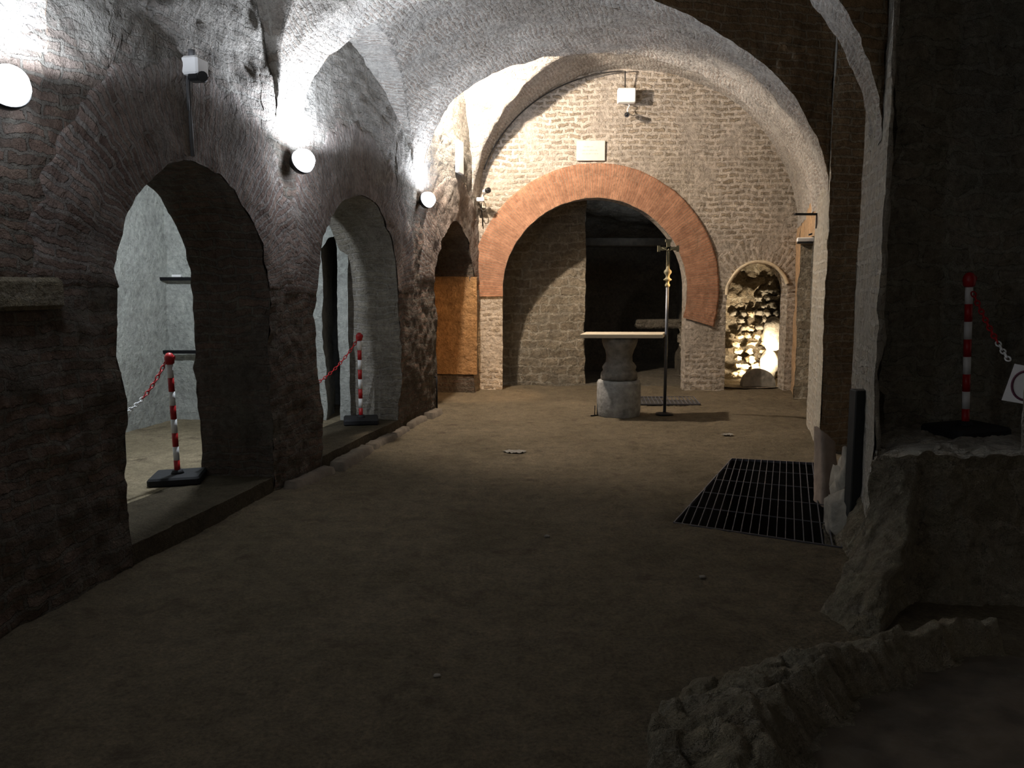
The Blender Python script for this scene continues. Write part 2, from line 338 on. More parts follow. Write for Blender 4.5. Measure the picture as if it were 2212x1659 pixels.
# inner bay above and around the low rough niche (Y 9.1-11.2)
def rp(Y, z, d=0): return (xr(Y)+Rn[0]*d, Y+Rn[1]*d, z)
uvr = lambda u, v, p: (p.y, p.z)
wr.patch(lambda u, v: rp(lerp(11.2, YB+.1, u), lerp(-.1, 5.2, v)), 18, 100, uvr, .8)
wr.patch(lambda u, v: rp(lerp(9.0, 11.2, u), lerp(2.12, 5.2, v)), 40, 60, uvr, .5)
wall_right = struct(wr.build('wall_right', M_ochre))
pb = MB()
pb.patch(lambda u, v: rp(lerp(7.5, 9.0, u), lerp(-.1, 5.2, v)), 40, 140, uvr, .15)
pb.patch(lambda u, v: rp(9.0+.0*u, lerp(-.1, 2.12, v), .45*u), 8, 44, lambda u, v, p: (p.x, p.z), 1.2)
pb.build('end_pier_face', M_pier, wall_right)
ni = MB()
ni.patch(lambda u, v: rp(lerp(9.0, 11.2, u), lerp(-.1, 2.12, v), .42), 40, 44, uvr, 3.0)
ni.patch(lambda u, v: rp(11.2, lerp(-.1, 2.12, v), .42*u), 8, 44, lambda u, v, p: (p.x, p.z), 1.2)
ni.patch(lambda u, v: rp(lerp(9.0, 11.2, u), 2.12, .42*v), 40, 8, uvr, .8)
ni.build('rubble_recess', M_rubble, wall_right)
# camera side of that pier: brown brick return, side bay closed by it
rt = MB()
rt.patch(lambda u, v: (lerp(xr(7.5), 6.2, u), 7.5-.0*u, lerp(-.1, 5.2, v)), 60, 100, lambda u, v, p: (p.x, p.z), 1.0)
rt.build('brick_return', M_brown, wall_right)
# pier by the ledge
wd = MB()
wd.patch(lambda u, v: rp(lerp(4.52, 5.50, u), lerp(-.1, 5.2, v)), 30, 160, uvr, .3)
def dend(u, v):
    z = lerp(-.1, 5.2, v); w_ = .16+.09*noise.noise(Vector((3.1, z*1.7, 0)))+.06*noise.noise(Vector((1, z*6, 0)))
    return (xr(4.52)+w_*u, 4.52+.50*u*u, z)
wd.patch(dend, 12, 190, lambda u, v, p: (p.x+p.y, p.z), .7)
wd.patch(lambda u, v: (lerp(xr(5.5), xr(5.5)+.5, u), 5.5, lerp(-.1, 5.2, v)), 8, 60, lambda u, v, p: (p.x, p.z), .7)
wd.build('rough_pier', M_pier, wall_right)
we = MB()
we.patch(lambda u, v: (lerp(2.33, 6.2, u), 5.05, lerp(-.1, 5.2, v)), 90, 120, lambda u, v, p: (p.x, p.z), 2.4)
we.build('dark_alcove_wall', M_darkr, wall_right)
# near pier on the right edge of the view
wf = MB()
def ff(u, v):
    z = lerp(.60, 5.2, v); q = noise.noise(Vector((7, z*2.3, 1)))*.03
    base_w = 0
    p = [(3.1, 4.25), (2.70, 4.18), (2.60, 4.03), (3.2, 4.0), (4.2, 4.0)]
    k = u*4; i = min(3, int(k)); t = k-i
    return (lerp(p[i][0], p[i+1][0], t)+q+base_w, lerp(p[i][1], p[i+1][1], t), z)
wf.patch(ff, 80, 110, lambda u, v, p: (p.x+p.y, p.z), .6)
struct(wf.build('wall_right_near', M_pier))
# ------------------------------------------------------------------ vaults
def zs(t): return lerp(2.64, 2.38, t)
def sh(u, b=0): return math.sin(PI*u)**(.84 if u < .5 and b != 2.16 else 1) if 0 < u < 1 else 0
def line(Ya, Yb, t): return (lerp(xl(Ya), xr(Yb), t), lerp(Ya, Yb, t))
va = MB(); ribs = MB(); faces = MB()
def hgt(t, b, opn, u):
    if opn and t > .5: return zs(.5)+b+(t-.5)*1.0
    return zs(t)+b*sh(u, b)
def vault(mb, A, B, b, lunL=None, lunR=None, step=.035, disp=1, nu=130, opn=False, bend=None):
    if disp: disp = 1
    L_ = max(B[0]-A[0], B[1]-A[1]); nv = max(4, int(L_/step))
    flags = {}
    def f(u, v):
        t = (1-math.cos(PI*u))/2; x, y = line(lerp(A[0], B[0], v), lerp(A[1], B[1], v), t); bb = b if bend is None or t > .5 else lerp(b, bend+(b-bend)*max(0, min(1, (t-.25)/.25)), v**3); z = hgt(t, bb, opn, u); flags[(round(u, 5), round(v, 5))] = False
        for lun, ok in ((lunL, t < .5), (lunR, t >= .5)):
            if lun and ok:
                q = 1-((y-lun[0])/lun[1])**2
                if q > 0:
                    zz = zs(t)+lun[2]*q**lun[3]
                    if zz > z: z = zz; flags[(round(u, 5), round(v, 5))] = True
        return (x, y, z)
    def uvf(u, v, p): return (p.x, p.y*1.2+p.z*.6) if flags[(round(u, 5), round(v, 5))] else (p.y, PI*u*(2.1+b)/2)
    mb.patch(f, nu, nv, uvf, disp, True)
def face(mb, A, b0, b1, disp=1, opn=False, bend=None):
    def ff_(u, v):
        t = (1-math.cos(PI*u))/2; bb = b1 if bend is None or t > .5 else bend+(b1-bend)*max(0, min(1, (t-.25)/.25))
        return (*line(A[0], A[1], t), lerp(zs(t)+b0*sh(u), hgt(t, bb, opn, u), v))
    mb.patch(ff_, 110, 50, lambda u, v, p: (p.x, p.z), disp)
T0n, T0f, T1n, T1f, T2n, T2f, BK = (3.45, 4.75), (3.95, 5.25), (6.10, 7.70), (6.52, 8.40), (9.15, 9.80), (9.50, 10.2), (YB+.05, YB+.05)
B0, BT0, B1, BT1, B2, BT2, B3 = 2.15, 1.40, 2.25, 1.52, 1.76, 1.76, 2.16
vault(va, (-2.2, -2.2), T0n, B0, None, None, .12, .8, opn=True)
face(faces, T0n, BT0, B0, opn=True)
vault(ribs, T0n, T0f, BT0, step=.05, disp=1)
face(faces, T0f, BT0, B1, opn=True)
vault(va, T0f, T1n, B1, (5.0, 1.12, 1.5, .5), None, .03, opn=True, bend=BT1)
face(faces, T1n, BT1, B1, opn=True, bend=BT1)
vault(ribs, T1n, T1f, BT1, step=.05, disp=1)
face(faces, T1f, BT1, B2)
vault(va, T1f, T2n, B2, (6.55, 2.65, 1.15, .5), None, .03)
vault(ribs, T2n, T2f, BT2, step=.05, disp=1)
face(faces, T2f, BT2, B3)
vault(va, T2f, BK, B3, (10.60, 1.06, 2.08, .5), None, .025)
ceiling = struct(va.build('ceiling', M_vault))
ribs.build('transverse_rib', M_vault, ceiling); faces.build('rib_face', M_brown, ceiling)
sl = MB(); sl.box((1.0, 5.5, 5.35), (12, 20, .2)); struct(sl.build('ceiling_slab', M_dirt))
# ------------------------------------------------------------------ floor (with the pit under the grating)
G = [(1.062, 5.166), (2.0, 7.191), (2.78, 6.98), (1.99, 4.65)]
fm = MB()
def inpoly(x, y, P):
    c = False
    for i in range(len(P)):
        (x1, y1), (x2, y2) = P[i], P[i-1]
        if (y1 > y) != (y2 > y) and x < (x2-x1)*(y-y1)/(y2-y1)+x1: c = not c
    return c
fm.patch(lambda u, v: (lerp(-4.4, 6.4, u), lerp(-2.3, 12.6, v), 0), 190, 270, lambda u, v, p: (p.x, p.y), .8)
keep = [i for i, f in enumerate(fm.f) if not inpoly(sum(fm.v[k].x for k in f)/4, sum(fm.v[k].y for k in f)/4, G)]
# snap rim of the hole to the grating outline
ks = set(keep); used = set(k for i in keep for k in fm.f[i]); cut = set(k for i, f in enumerate(fm.f) if i not in ks for k in f)
for k in used & cut:
    p = fm.v[k]; best = None
    for i in range(4):
        a, b_ = Vector(G[i]), Vector(G[(i+1) % 4]); t = max(0, min(1, (Vector((p.x, p.y))-a).dot(b_-a)/(b_-a).length_squared)); q = a+(b_-a)*t
        d = (q-Vector((p.x, p.y))).length
        if best is None or d < best[0]: best = (d, q)
    fm.v[k] = Vector((best[1].x, best[1].y, -.004))
fm.f = [fm.f[i] for i in keep]; fm.uv = [fm.uv[i] for i in keep]; fm.sm = [True]*len(keep)
floor = struct(fm.build('floor', M_floor))
pit = MB()
for i in range(4):
    a, b_ = G[i], G[(i+1) % 4]
    pit.patch(lambda u, v: (lerp(a[0], b_[0], u), lerp(a[1], b_[1], u), lerp(-1.3, -.002, v)), 20, 12, None, .0)
pit.patch(lambda u, v: (lerp(.9, 3, u), lerp(4.5, 7.3, v), -1.3), 4, 4)
pit.build('drain_pit', M_dirt, floor)
# raised floor of the side corridor with its stone step
cf = MB()
def cpt(Y, T, z): return (xl(Y)-.979*T, Y+.204*T, z)
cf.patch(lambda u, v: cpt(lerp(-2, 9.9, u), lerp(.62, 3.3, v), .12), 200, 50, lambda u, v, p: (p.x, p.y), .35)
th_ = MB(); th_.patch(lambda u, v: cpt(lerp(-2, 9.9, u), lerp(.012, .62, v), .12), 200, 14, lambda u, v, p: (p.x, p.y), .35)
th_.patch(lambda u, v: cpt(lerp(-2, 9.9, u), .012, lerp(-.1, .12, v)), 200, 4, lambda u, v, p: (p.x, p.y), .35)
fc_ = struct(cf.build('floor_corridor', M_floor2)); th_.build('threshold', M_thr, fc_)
# kerb stones along the foot of the left wall
for i, (a, b_, wd_, hh) in enumerate([(5.98, 6.72, .12, .06), (6.74, 7.55, .16, .07), (7.58, 8.22, .13, .055), (8.25, 8.72, .10, .05), (8.76, 9.30, .10, .06), (9.34, 9.84, .13, .07)]):
    k = MB(); mid = (a+b_)/2
    def kf(u, v):
        Y = lerp(a, b_, v); c = u*3; s_ = [(0.0, -.03), (0.02, hh), (wd_-.02, hh*.9), (wd_, -.03)]
        q = s_[int(round(c))]; q = (q[0], -.03) if v in (0, 1) else q; e = .02*noise.noise(Vector((Y*7, i, 0)))
        return (xl(Y)+.979*(q[0]+e)+.01, Y-.204*q[0], q[1])
    k.patch(kf, 3, 16, lambda u, v, p: (p.x, p.y), .6, True)
    o = k.build('kerb_stone', M_kerb, None)
    tag(o, ['flat kerb stone against the pier between the first two arches', 'longest kerb stone under the near half of the middle arch', 'kerb stone under the far half of the middle arch', 'short kerb stone at the far jamb of the middle arch', 'kerb stone against the pier left of the orange-lit arch', 'last kerb stone, beside the thin iron rod'][i], 'kerb stone', 'kerb stones along the left wall')
# ------------------------------------------------------------------ corridor beyond the arcade
cw = MB()
cw.patch(lambda u, v: (*cpt(lerp(-2, 9.9, u), 2.40, 0)[:2], lerp(0, 3.0, v)), 150, 40, uvr, 1.0)
cw.patch(lambda u, v: (lerp(-4.3, -2.02, u), 8.62, lerp(0, 3.0, v)), 50, 50, lambda u, v, p: (p.x, p.z), 1.2)
def doorhead(u, v):
    x = lerp(-2.02, -1.86, u); return (x, 8.62, lerp(1.95+.14*math.sin(PI*u*.5), 3.0, v))
cw.patch(doorhead, 8, 20, lambda u, v, p: (p.x, p.z), 1.2)
cw.patch(lambda u, v: (-2.02, lerp(8.62, 9.1, u), lerp(0, 2.1, v)), 8, 30, None, 1.0)
cw.patch(lambda u, v: (lerp(-1.86, -1.75, u), 8.62, lerp(0, 3, v)), 4, 40, lambda u, v, p: (p.x, p.z), .6)
cw.patch(lambda u, v: (lerp(-4.3, -1.68, u), 9.75, lerp(0, 3.0, v)), 30, 30, lambda u, v, p: (p.x, p.z), .8)
cw.patch(lambda u, v: (lerp(-4.4, -4.3, u), lerp(8.6, 9.8, u), lerp(0, 3, v)), 4, 10)
wc = struct(cw.build('wall_corridor', M_pale))
cc = MB(); cc.patch(lambda u, v: cpt(lerp(-2, 9.9, u), lerp(.5, 2.6, v), 3.0-.35*abs(2*v-1)**2), 100, 20, lambda u, v, p: (p.x, p.y), 1.0, True); struct(cc.build('ceiling_corridor', M_pale))
bk = MB(); bk.patch(lambda u, v: cpt(lerp(-2, 12.0, u), .60, lerp(0, 3.0, v)), 4, 4)
# back faces of the arcade piers (corridor side)
wl2, dummy = MB(), MB()
arcade(lambda Y: (xl(Y)-.979*.60, Y+.204*.60), Ln, -2.2, 12.2, -.1, 3.1, left_ops, wl2, dummy, .02, 1.15, .08)
wl2.build('corridor_side_face', M_left, wall_left)
bl = MB(); bl.patch(lambda u, v: cpt(lerp(9.95, 11.9, u), .60, lerp(0, 3, v)), 30, 40, uvr, 1.5); bl.build('blind_arch_infill', M_ochre, wall_left)
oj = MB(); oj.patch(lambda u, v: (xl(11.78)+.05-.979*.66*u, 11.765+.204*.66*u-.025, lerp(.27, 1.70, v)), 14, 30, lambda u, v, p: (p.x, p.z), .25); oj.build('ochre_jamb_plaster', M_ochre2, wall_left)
# ------------------------------------------------------------------ room beyond the big arch
iw = MB()
iw.patch(lambda u, v: (lerp(-.9, 1.17, u), 12.88, lerp(-.1, 4.2, v)), 60, 110, lambda u, v, p: (p.x, p.z), 1.2)
iw.patch(lambda u, v: (1.17, lerp(12.88, 14.9, u), lerp(-.1, 4.2, v)), 40, 60, lambda u, v, p: (p.y, p.z), 2)
struct(iw.build('wall_inner', M_rubble))
fr, frr = MB(), MB()
arcade(lambda X: (X, 15.0), (0, 1), 1.0, 4.4, -.1, 4.2, [(1.98, 4.0, .75, 1.05)], fr, frr, .8, 1.6, .07)
o = struct(fr.build('wall_far', M_rock)); frr.build('arch_reveal', M_rock, o)
dk = MB(); dk.patch(lambda u, v: (lerp(1, 4.6, u), 16.6, lerp(-.1, 3, v)), 10, 10, None, 2); dk.patch(lambda u, v: (lerp(1, 4.6, u), lerp(12.6, 16.6, v), 0), 30, 40, lambda u, v, p: (p.x, p.y), 1)
dk.patch(lambda u, v: (lerp(-1.0, 4.6, u), lerp(12.5, 15, v), 3.35-.9*v+.25*noise.noise(Vector((u*4, v*3, 0)))), 50, 40, lambda u, v, p: (p.x, p.y), 3.0, True)
dk.patch(lambda u, v: (3.05, lerp(12.55, 15, u), lerp(0, 3.4, v)), 20, 20, None, 2)
struct(dk.build('ceiling_inner_rock', M_rock))
lt = MB(); lt.box((2.2, 13.9, 2.30), (2.1, .30, .14), 0, .02); o = lt.build('lintel_beam', simple('old_timber', (.05, .04, .026), .9, 0, .3, 14, .01)); tag(o, 'dark horizontal beam across the room behind the big arch', 'beam')
lg = MB(); lg.box((2.75, 14.4, .90), (1.1, .25, .16), 0, .03); o = lg.build('stone_crossbar', M_rock); tag(o, 'low stone bar across the dark far archway, right of the altar', 'stone bar')
# ------------------------------------------------------------------ small lit chamber behind the right-hand niche
ch = MB()
ch.patch(lambda u, v: (lerp(3.0, 5.4, u), 14.0-.0*u+.35*noise.noise(Vector((u*5, v*5, 2))), lerp(0, 2.6, v)), 70, 80, lambda u, v, p: (p.x, p.z), 4.5)
ch.patch(lambda u, v: (lerp(4.35, 4.75, u), lerp(12.5, 14.2, u), lerp(0, 2.6, v)), 50, 70, lambda u, v, p: (p.y, p.z), 3.5)
ch.patch(lambda u, v: (3.12, lerp(12.55, 14.2, u), lerp(0, 2.6, v)), 20, 20, None, 2)
ch.patch(lambda u, v: (lerp(3.0, 5.4, u), lerp(12.5, 14.3, v), 2.3), 10, 10, None, 2)
ch.patch(lambda u, v: (lerp(3.0, 5.4, u), lerp(12.3, 14.3, v), .02), 20, 20, None, 1)
struct(ch.build('wall_niche_chamber', M_rubble))
rng = random.Random(3); cnt = 0
for row in range(12):
    for c in range(6):
        x = 3.74+.135*c+rng.uniform(-.04, .04)+.010*row+(.065 if row % 2 else 0); z = .10+.125*row+rng.uniform(-.02, .02); y = 13.40+.05*row+rng.uniform(-.06, .07)
        if (row > 8 and c < 3) or rng.random() < .12: continue
        s_ = MB(); s_.blob((x, y, z), (rng.uniform(.045, .075), .10, rng.uniform(.032, .055)), 14, .8, cnt)
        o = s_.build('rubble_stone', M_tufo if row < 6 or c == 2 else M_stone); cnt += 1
        tag(o, 'rough pale stone of the lit rubble heap inside the small arched niche', 'stone', 'rubble stones in the lit niche')
s_ = MB(); s_.blob((4.24, 13.05, .80), (.16, .10, .27), 24, .10, 50); o = s_.build('oval_stone', M_stone); tag(o, 'smooth oval pale stone glowing in the small lit niche at right', 'stone')
s_ = MB(); s_.blob((4.24, 13.15, .27), (.14, .12, .25), 24, .35, 51); o = s_.build('support_stone', M_stone); tag(o, 'brightly lit block under the smooth oval stone in the niche', 'stone')
# round-topped stone hiding the floor lamp
s_ = MB()
def rt_(u, v):
    a = PI*u; return (3.84-.255*math.cos(a), 12.40+.14*v, .02+.27*math.sin(a)**.85)
s_.patch(rt_, 26, 4, None, .3)
for yy in (12.40, 12.54): s_.patch(lambda u, v: (3.84-.255*math.cos(PI*u)*(1), yy, .02+.27*math.sin(PI*u)**.85*v), 26, 8, None, .3, yy > 12.5)
o = s_.build('half_round_stone', M_stone); tag(o, 'dark half-round stone at the foot of the lit niche', 'stone')
t = thing('floor_spotlight', 'small warm floor spotlight hidden behind the half-round stone in the niche', 'spotlight', (3.93, 12.66, .03))
b = MB(); b.box((3.93, 12.66, .055), (.12, .08, .05), 0, .01); b.build('base', M_black, t)
b = MB(); b.lathe([(.035, 0), (.05, .05), (.05, .09)], (3.93, 12.66, .08), 16, (.1, .6, .5)); b.build('housing', M_black, t)
b = MB(); b.lathe([(.045, 0), (.045, .004)], (3.938, 12.735, .138), 16, (.1, .6, .5)); b.build('lens', M_lensw, t)
# ------------------------------------------------------------------ wall floodlights
def floodlight(loc, label, out=Vector((.979, -.2, 0)), warm=False, r=.088):
    t = thing('wall_floodlight', label, 'floodlight', loc, None if warm else 'cold floodlights on the left wall piers'); c = Vector(loc)
    ax = (out*.75+Vector((-.1, -.45, .28))).normalized()
    b = MB(); b.tube([c, c+out*.05, c+out*.10], .014, 8); b.lathe([(.045, 0), (.045, .01)], c, 16, out); b.build('bracket', M_black, t)
    h = c+out*.075
    b = MB(); b.lathe([(r*.55, -.06), (r*.95, -.03), (r*1.05, 0), (r*1.05, .025)], h, 28, ax); b.build('housing', M_black, t)
    b = MB(); b.lathe([(r, .02), (r*.98, .045), (r*.8, .085), (r*.5, .11), (r*.15, .12)], h, 28, ax); b.build('lens', M_lensw if warm else M_lens, t)
for (Y, z), lb in zip(LAMPS, ['cold floodlight at the left edge of the view, nearest of the three', 'glaring cold floodlight on the pier between the first two left arches', 'farthest cold floodlight, on the pier left of the orange-lit arch', 'added cold floodlight on the left wall beside the camera, outside the view']):
    floodlight((xl(Y-.12)+.03, Y-.12, z-.01), lb)
floodlight((xl(5.98)-.61, 6.10, 2.42), 'floodlight on the corridor side of the first pier', Vector((-.979, .2, 0)))
floodlight((xl(10.02)+.03, 10.02, 4.08), 'warm floodlight high in the vault above the last left arch', warm=True, r=.07)
# ------------------------------------------------------------------ barrier posts with chains
def post(x, y, z, label, group='red and white barrier posts', H=.93, tilt=(0, 0)):
    t = thing('barrier_post', label, 'barrier post', (x, y, z), group); t.rotation_euler = (tilt[0], tilt[1], 0)
    def bd(mb, name, mat): o = mb.build(name, mat); o.parent = t; return o
    b = MB(); b.box((0, 0, .03), (.36, .34, .065), .2, .015); b.lathe([(.05, .055), (.035, .09)], (0, 0, 0), 20); bd(b, 'rubber_base', M_blackr)
    seg = (H-.115)/8
    for k in range(8):
        z0 = .06+k*seg-.06*(k > 0)*0
        if z0 > H-.05: break
        b = MB(); b.lathe([(.0215, z0), (.0215, min(H-.04, z0+seg))], (0, 0, 0), 20); o = bd(b, 'pole_band', M_red if k % 2 == 0 else M_white); o['label'] = 'red band' if k % 2 == 0 else 'white band'
    b = MB(); b.lathe([(.022, H-.06), (.032, H-.05), (.036, H-.02), (.034, H), (.020, H+.022), (.006, H+.027)], (0, 0, 0), 20); o = bd(b, 'cap', M_red); o['label'] = 'red cap'
    b = MB(); b.tube([Vector((.036, 0, H-.01))+Vector((0, .012*math.cos(a), .012*math.sin(a))) for a in [2*PI*i/12 for i in range(12)]], .003, 6, True); bd(b, 'hook', M_red)
    return t
post(-2.473, 5.824, .12, 'red and white striped post in the nearest left arch, on black base', tilt=(0, -.02))
post(-1.598, 8.40, .12, 'red and white striped post standing in the middle left arch', tilt=(0, 0))
post(2.735, 4.78, .66, 'red and white striped post on the raised ledge at right', tilt=(0, -.04), H=.95)
LKE = MB(); LKE.tube([Vector((.009*math.cos(a), 0, .018*math.sin(a)*(1))) for a in [2*PI*i/14 for i in range(14)]], .0032, 6, True)
lk_r = None
def chain(p0, p1, sag, nred, label, n):
    """one chain, every link its own mesh"""
    global lk_r
    t = thing('barrier_chain', label, 'chain', p0, 'red and white plastic chains'); P0, P1 = Vector(p0), Vector(p1)
    if lk_r is None:
        lk_r = {}
        for nm, mt in (('r', M_red), ('w', M_white)):
            o = LKE.build('link', mt); lk_r[nm] = o.data; bpy.data.objects.remove(o)
    pts = [P0.lerp(P1, i/n)-Vector((0, 0, sag*4*(i/n)*(1-i/n))) for i in range(n+1)]
    for i in range(n):
        c = (pts[i]+pts[i+1])/2; d = (pts[i+1]-pts[i]); red = i < nred
        o = bpy.data.objects.new('link', lk_r['r' if red else 'w']); COL.objects.link(o); o.parent = t; o.location = c-P0
        q = d.to_track_quat('Z', 'Y').to_matrix().to_4x4(); from mathutils import Matrix
        o.rotation_euler = (q @ Matrix.Rotation(PI/2*(i % 2)+.4, 4, 'Z')).to_euler(); s = d.length/.036*1.25; o.scale = (1.35, 1.35, s)
        o['label'] = 'red link' if red else 'white link'
chain((-2.51, 5.81, 1.02), (-2.75, 4.75, 1.0), .31, 9, 'plastic chain sagging left from the post in the nearest arch, red then white', 36)
chain((-1.60, 8.37, 1.02), (-2.25, 7.50, .60), .20, 40, 'red chain running down-left from the post in the middle arch', 32)
chain((2.70, 4.74, 1.52), (2.62, 4.22, 1.165), .02, 12, 'chain from the ledge post down to the white sign at right edge', 17)
# sign on the chain
t = thing('warning_sign', 'white plastic sign with purple ring hanging on the chain at the right edge', 'sign', (2.66, 4.16, 1.06))
A_, U_ = Vector((.82, -.57, -.12)).normalized(), Vector((.10, .0, 1)).normalized()
def sg(a, c, o=0): n = A_.cross(U_).normalized(); return Vector((2.595, 4.22, .955))+A_*a+U_*c+n*o
b = MB(); W_, H_ = .20, .19
b.poly([sg(0, 0), sg(W_, 0), sg(W_, H_), sg(0.03, H_+.01), sg(0, 0, .004), sg(W_, 0, .004), sg(W_, H_, .004), sg(.03, H_+.01, .004)], [(0, 1, 2, 3), (7, 6, 5, 4), (0, 4, 5, 1), (1, 5, 6, 2), (2, 6, 7, 3), (3, 7, 4, 0)])
b.build('panel', M_white, t)
b = MB(); b.tube([sg(.095+.060*math.cos(a), .095+.075*math.sin(a), .006) for a in [2*PI*i/32 for i in range(32)]], .006, 6, True); b.build('ring_mark', M_purple, t)
# ------------------------------------------------------------------ altar
t = thing('altar_table', 'small altar, thin pale slab on a dark carved block and round granite drum', 'altar', (1.29, 9.62, 0))
b = MB(); b.lathe([(.245, -.02), (.262, .02), (.265, .2), (.262, .40), (.25, .435), (.20, .44)], (1.295, 9.66, 0), 40, None, .25); b.build('base_drum', M_drum, t)
b = MB(); b.lathe([(.21, .44), (.225, .47), (.225, .53), (.20, .56), (.21, .60), (.19, .63), (.165, .66), (.16, .74), (.175, .80), (.20, .85), (.215, .90), (.215, .955)], (1.30, 9.66, 0), 32, None, .4); b.build('carved_capital', M_cap, t)
b = MB(); 
sl_ = [(.80, 9.44), (1.765, 9.41), (1.895, 9.92), (.915, 9.95)]
zt, zb = 1.0, .955
b.poly([(x, y, zb) for x, y in sl_]+[(x, y, zt-.006) for x, y in sl_]+[(lerp(x, 1.34, .012), lerp(y, 9.68, .02), zt) for x, y in sl_], [(3, 2, 1, 0)]+[(i, (i+1) % 4, 4+(i+1) % 4, 4+i) for i in range(4)]+[(4+i, 4+(i+1) % 4, 8+(i+1) % 4, 8+i) for i in range(4)]+[(8, 9, 10, 11)])
b.build('tabletop', M_marble, t)
b = MB(); b.tube([(1.00, 9.60, .0), (1.00, 9.60, .13)], .006, 6); b.tube([(1.03, 9.62, 0), (1.035, 9.62, .15)], .006, 6); b.tube([(.95, 9.58, .01), (1.05, 9.62, .01)], .008, 6)
tag(b.build('iron_bracket', M_iron), 'tiny iron bracket on the floor left of the altar drum', 'bracket')
# processional cross
t = thing('processional_cross', 'tall standing cross, brass crucifix on a thin steel pole beside the altar', 'cross', (1.87, 9.74, 0))
b = MB(); b.lathe([(.11, 0), (.11, .012), (.03, .02), (.022, .03)], (1.87, 9.74, 0), 24); b.build('foot_plate', M_iron, t)
b = MB(); b.tube([(1.87, 9.74, .02), (1.87, 9.74, 1.62)], .019, 14); b.build('pole', M_steel, t)
b = MB(); b.lathe([(.02, 1.55), (.03, 1.56), (.03, 1.58), (.02, 1.59), (.02, 1.62), (.045, 1.63), (.05, 1.64), (.03, 1.655), (.022, 1.67), (.024, 1.69), (.045, 1.72), (.045, 1.74), (.022, 1.765), (.018, 1.80)], (1.87, 9.74, 0), 20); b.build('knop', M_brass, t)
b = MB()
def bar(p0, p1, w0, w1, th=.012):
    p0, p1 = Vector(p0), Vector(p1); d = (p1-p0).normalized(); s_ = Vector((0, 1, 0)).cross(d)
    q = []
    for yy in (-th, th):
        q += [p0+s_*w0+Vector((0, yy, 0)), p0-s_*w0+Vector((0, yy, 0)), p1-s_*w1+Vector((0, yy, 0)), p1+s_*w1+Vector((0, yy, 0))]
    b.poly(q, [(0, 1, 2, 3), (7, 6, 5, 4), (0, 4, 5, 1), (1, 5, 6, 2), (2, 6, 7, 3), (3, 7, 4, 0)])
cx, cz = 1.87, 2.005
bar((cx, 9.74, 1.79), (cx, 9.74, cz), .019, .019); bar((cx, 9.74, cz), (cx, 9.74, 2.09), .019, .024); bar((cx, 9.74, 2.085), (cx, 9.74, 2.115), .036, .036, .013)
for sx in (-1, 1): bar((cx, 9.74, cz), (cx+sx*.10, 9.74, cz), .019, .022); bar((cx+sx*.098, 9.74, cz), (cx+sx*.128, 9.74, cz), .036, .036, .013)
b.build('crucifix', M_brass, t)
b = MB(); b.tube([(cx, 9.722, 1.82), (cx, 9.722, 1.90), (cx, 9.72, 1.97)], .008, 8); b.tube([(cx-.08, 9.722, 2.015), (cx, 9.722, 1.975), (cx+.08, 9.722, 2.015)], .005, 6); b.blob((cx, 9.718, 1.99), (.010, .010, .013), 12, .05, 0); b.build('corpus', M_brass, t)
# ------------------------------------------------------------------ gratings
def grating(name, label, Q, nlong, ncross, z=.0, rb=.0048, h=.022, oblique=True):
    """Q corners: near-left, far-left, far-right, near-right"""
    t = thing(name, label, 'grating', (Q[0][0], Q[0][1], z))
    q = [Vector((p[0], p[1], z)) for p in Q]; hh = [h]
    def flat(a, b_, w, mb, h=None):
        h = hh[0]; d = (b_-a); d.normalize(); s_ = Vector((-d.y, d.x, 0))*w/2; dn = Vector((0, 0, -h))
        mb.poly([a+s_, b_+s_, b_-s_, a-s_, a+s_+dn, b_+s_+dn, b_-s_+dn, a-s_+dn], [(0, 3, 2, 1), (4, 5, 6, 7), (0, 1, 5, 4), (1, 2, 6, 5), (2, 3, 7, 6), (3, 0, 4, 7)])
    f = MB()
    for i in range(4): flat(q[i], q[(i+1) % 4], rb*1.6, f)
    f.build('frame', M_grate, t)
    nl, fl_, fr_, nr = q
    dirl = (fr_-nr); dirl.normalize()
    for k in range(1, nlong):   # bars run parallel to the right edge, the left ones are cut by the oblique edge
        a = nl.lerp(nr, k/nlong)
        # intersect with far edge and with left edge
        def isect(p, d, e0, e1):
            e = e1-e0; den = d.x*e.y-d.y*e.x; s_ = ((e0.x-p.x)*e.y-(e0.y-p.y)*e.x)/den; u = ((e0.x-p.x)*d.y-(e0.y-p.y)*d.x)/den; return s_, u
        s1, u1 = isect(a, dirl, fl_, fr_); b_ = a+dirl*s1
        if u1 < 0:
            s2, u2 = isect(a, dirl, nl, fl_); b_ = a+dirl*s2
        m_ = MB(); flat(a, b_, rb, m_); m_.build('bar', M_grate, t)
    for k in range(1, ncross+1):
        a, b_ = nl.lerp(fl_, k/(ncross+1)), nr.lerp(fr_, k/(ncross+1)); hh[0] = .006; m_ = MB(); flat(a, b_, rb*.8, m_); m_.build('cross_rod', M_grate, t)
    return t
grating('floor_grating', 'large steel grating over a dark pit in the floor, lower right', [(1.072, 5.176), (2.0, 7.18), (2.77, 6.97), (1.98, 4.665)], 19, 4, .004)
grating('small_floor_grating', 'small steel grating in the floor right behind the altar', [(1.62, 10.5), (1.75, 11.2), (2.55, 11.2), (2.48, 10.5)], 16, 1, .022, .010, .016)
b = MB(); b.box((2.1, 10.85, .004), (.80, .62, .006), 0); o = b.build('drain_bottom', M_dirt, floor)
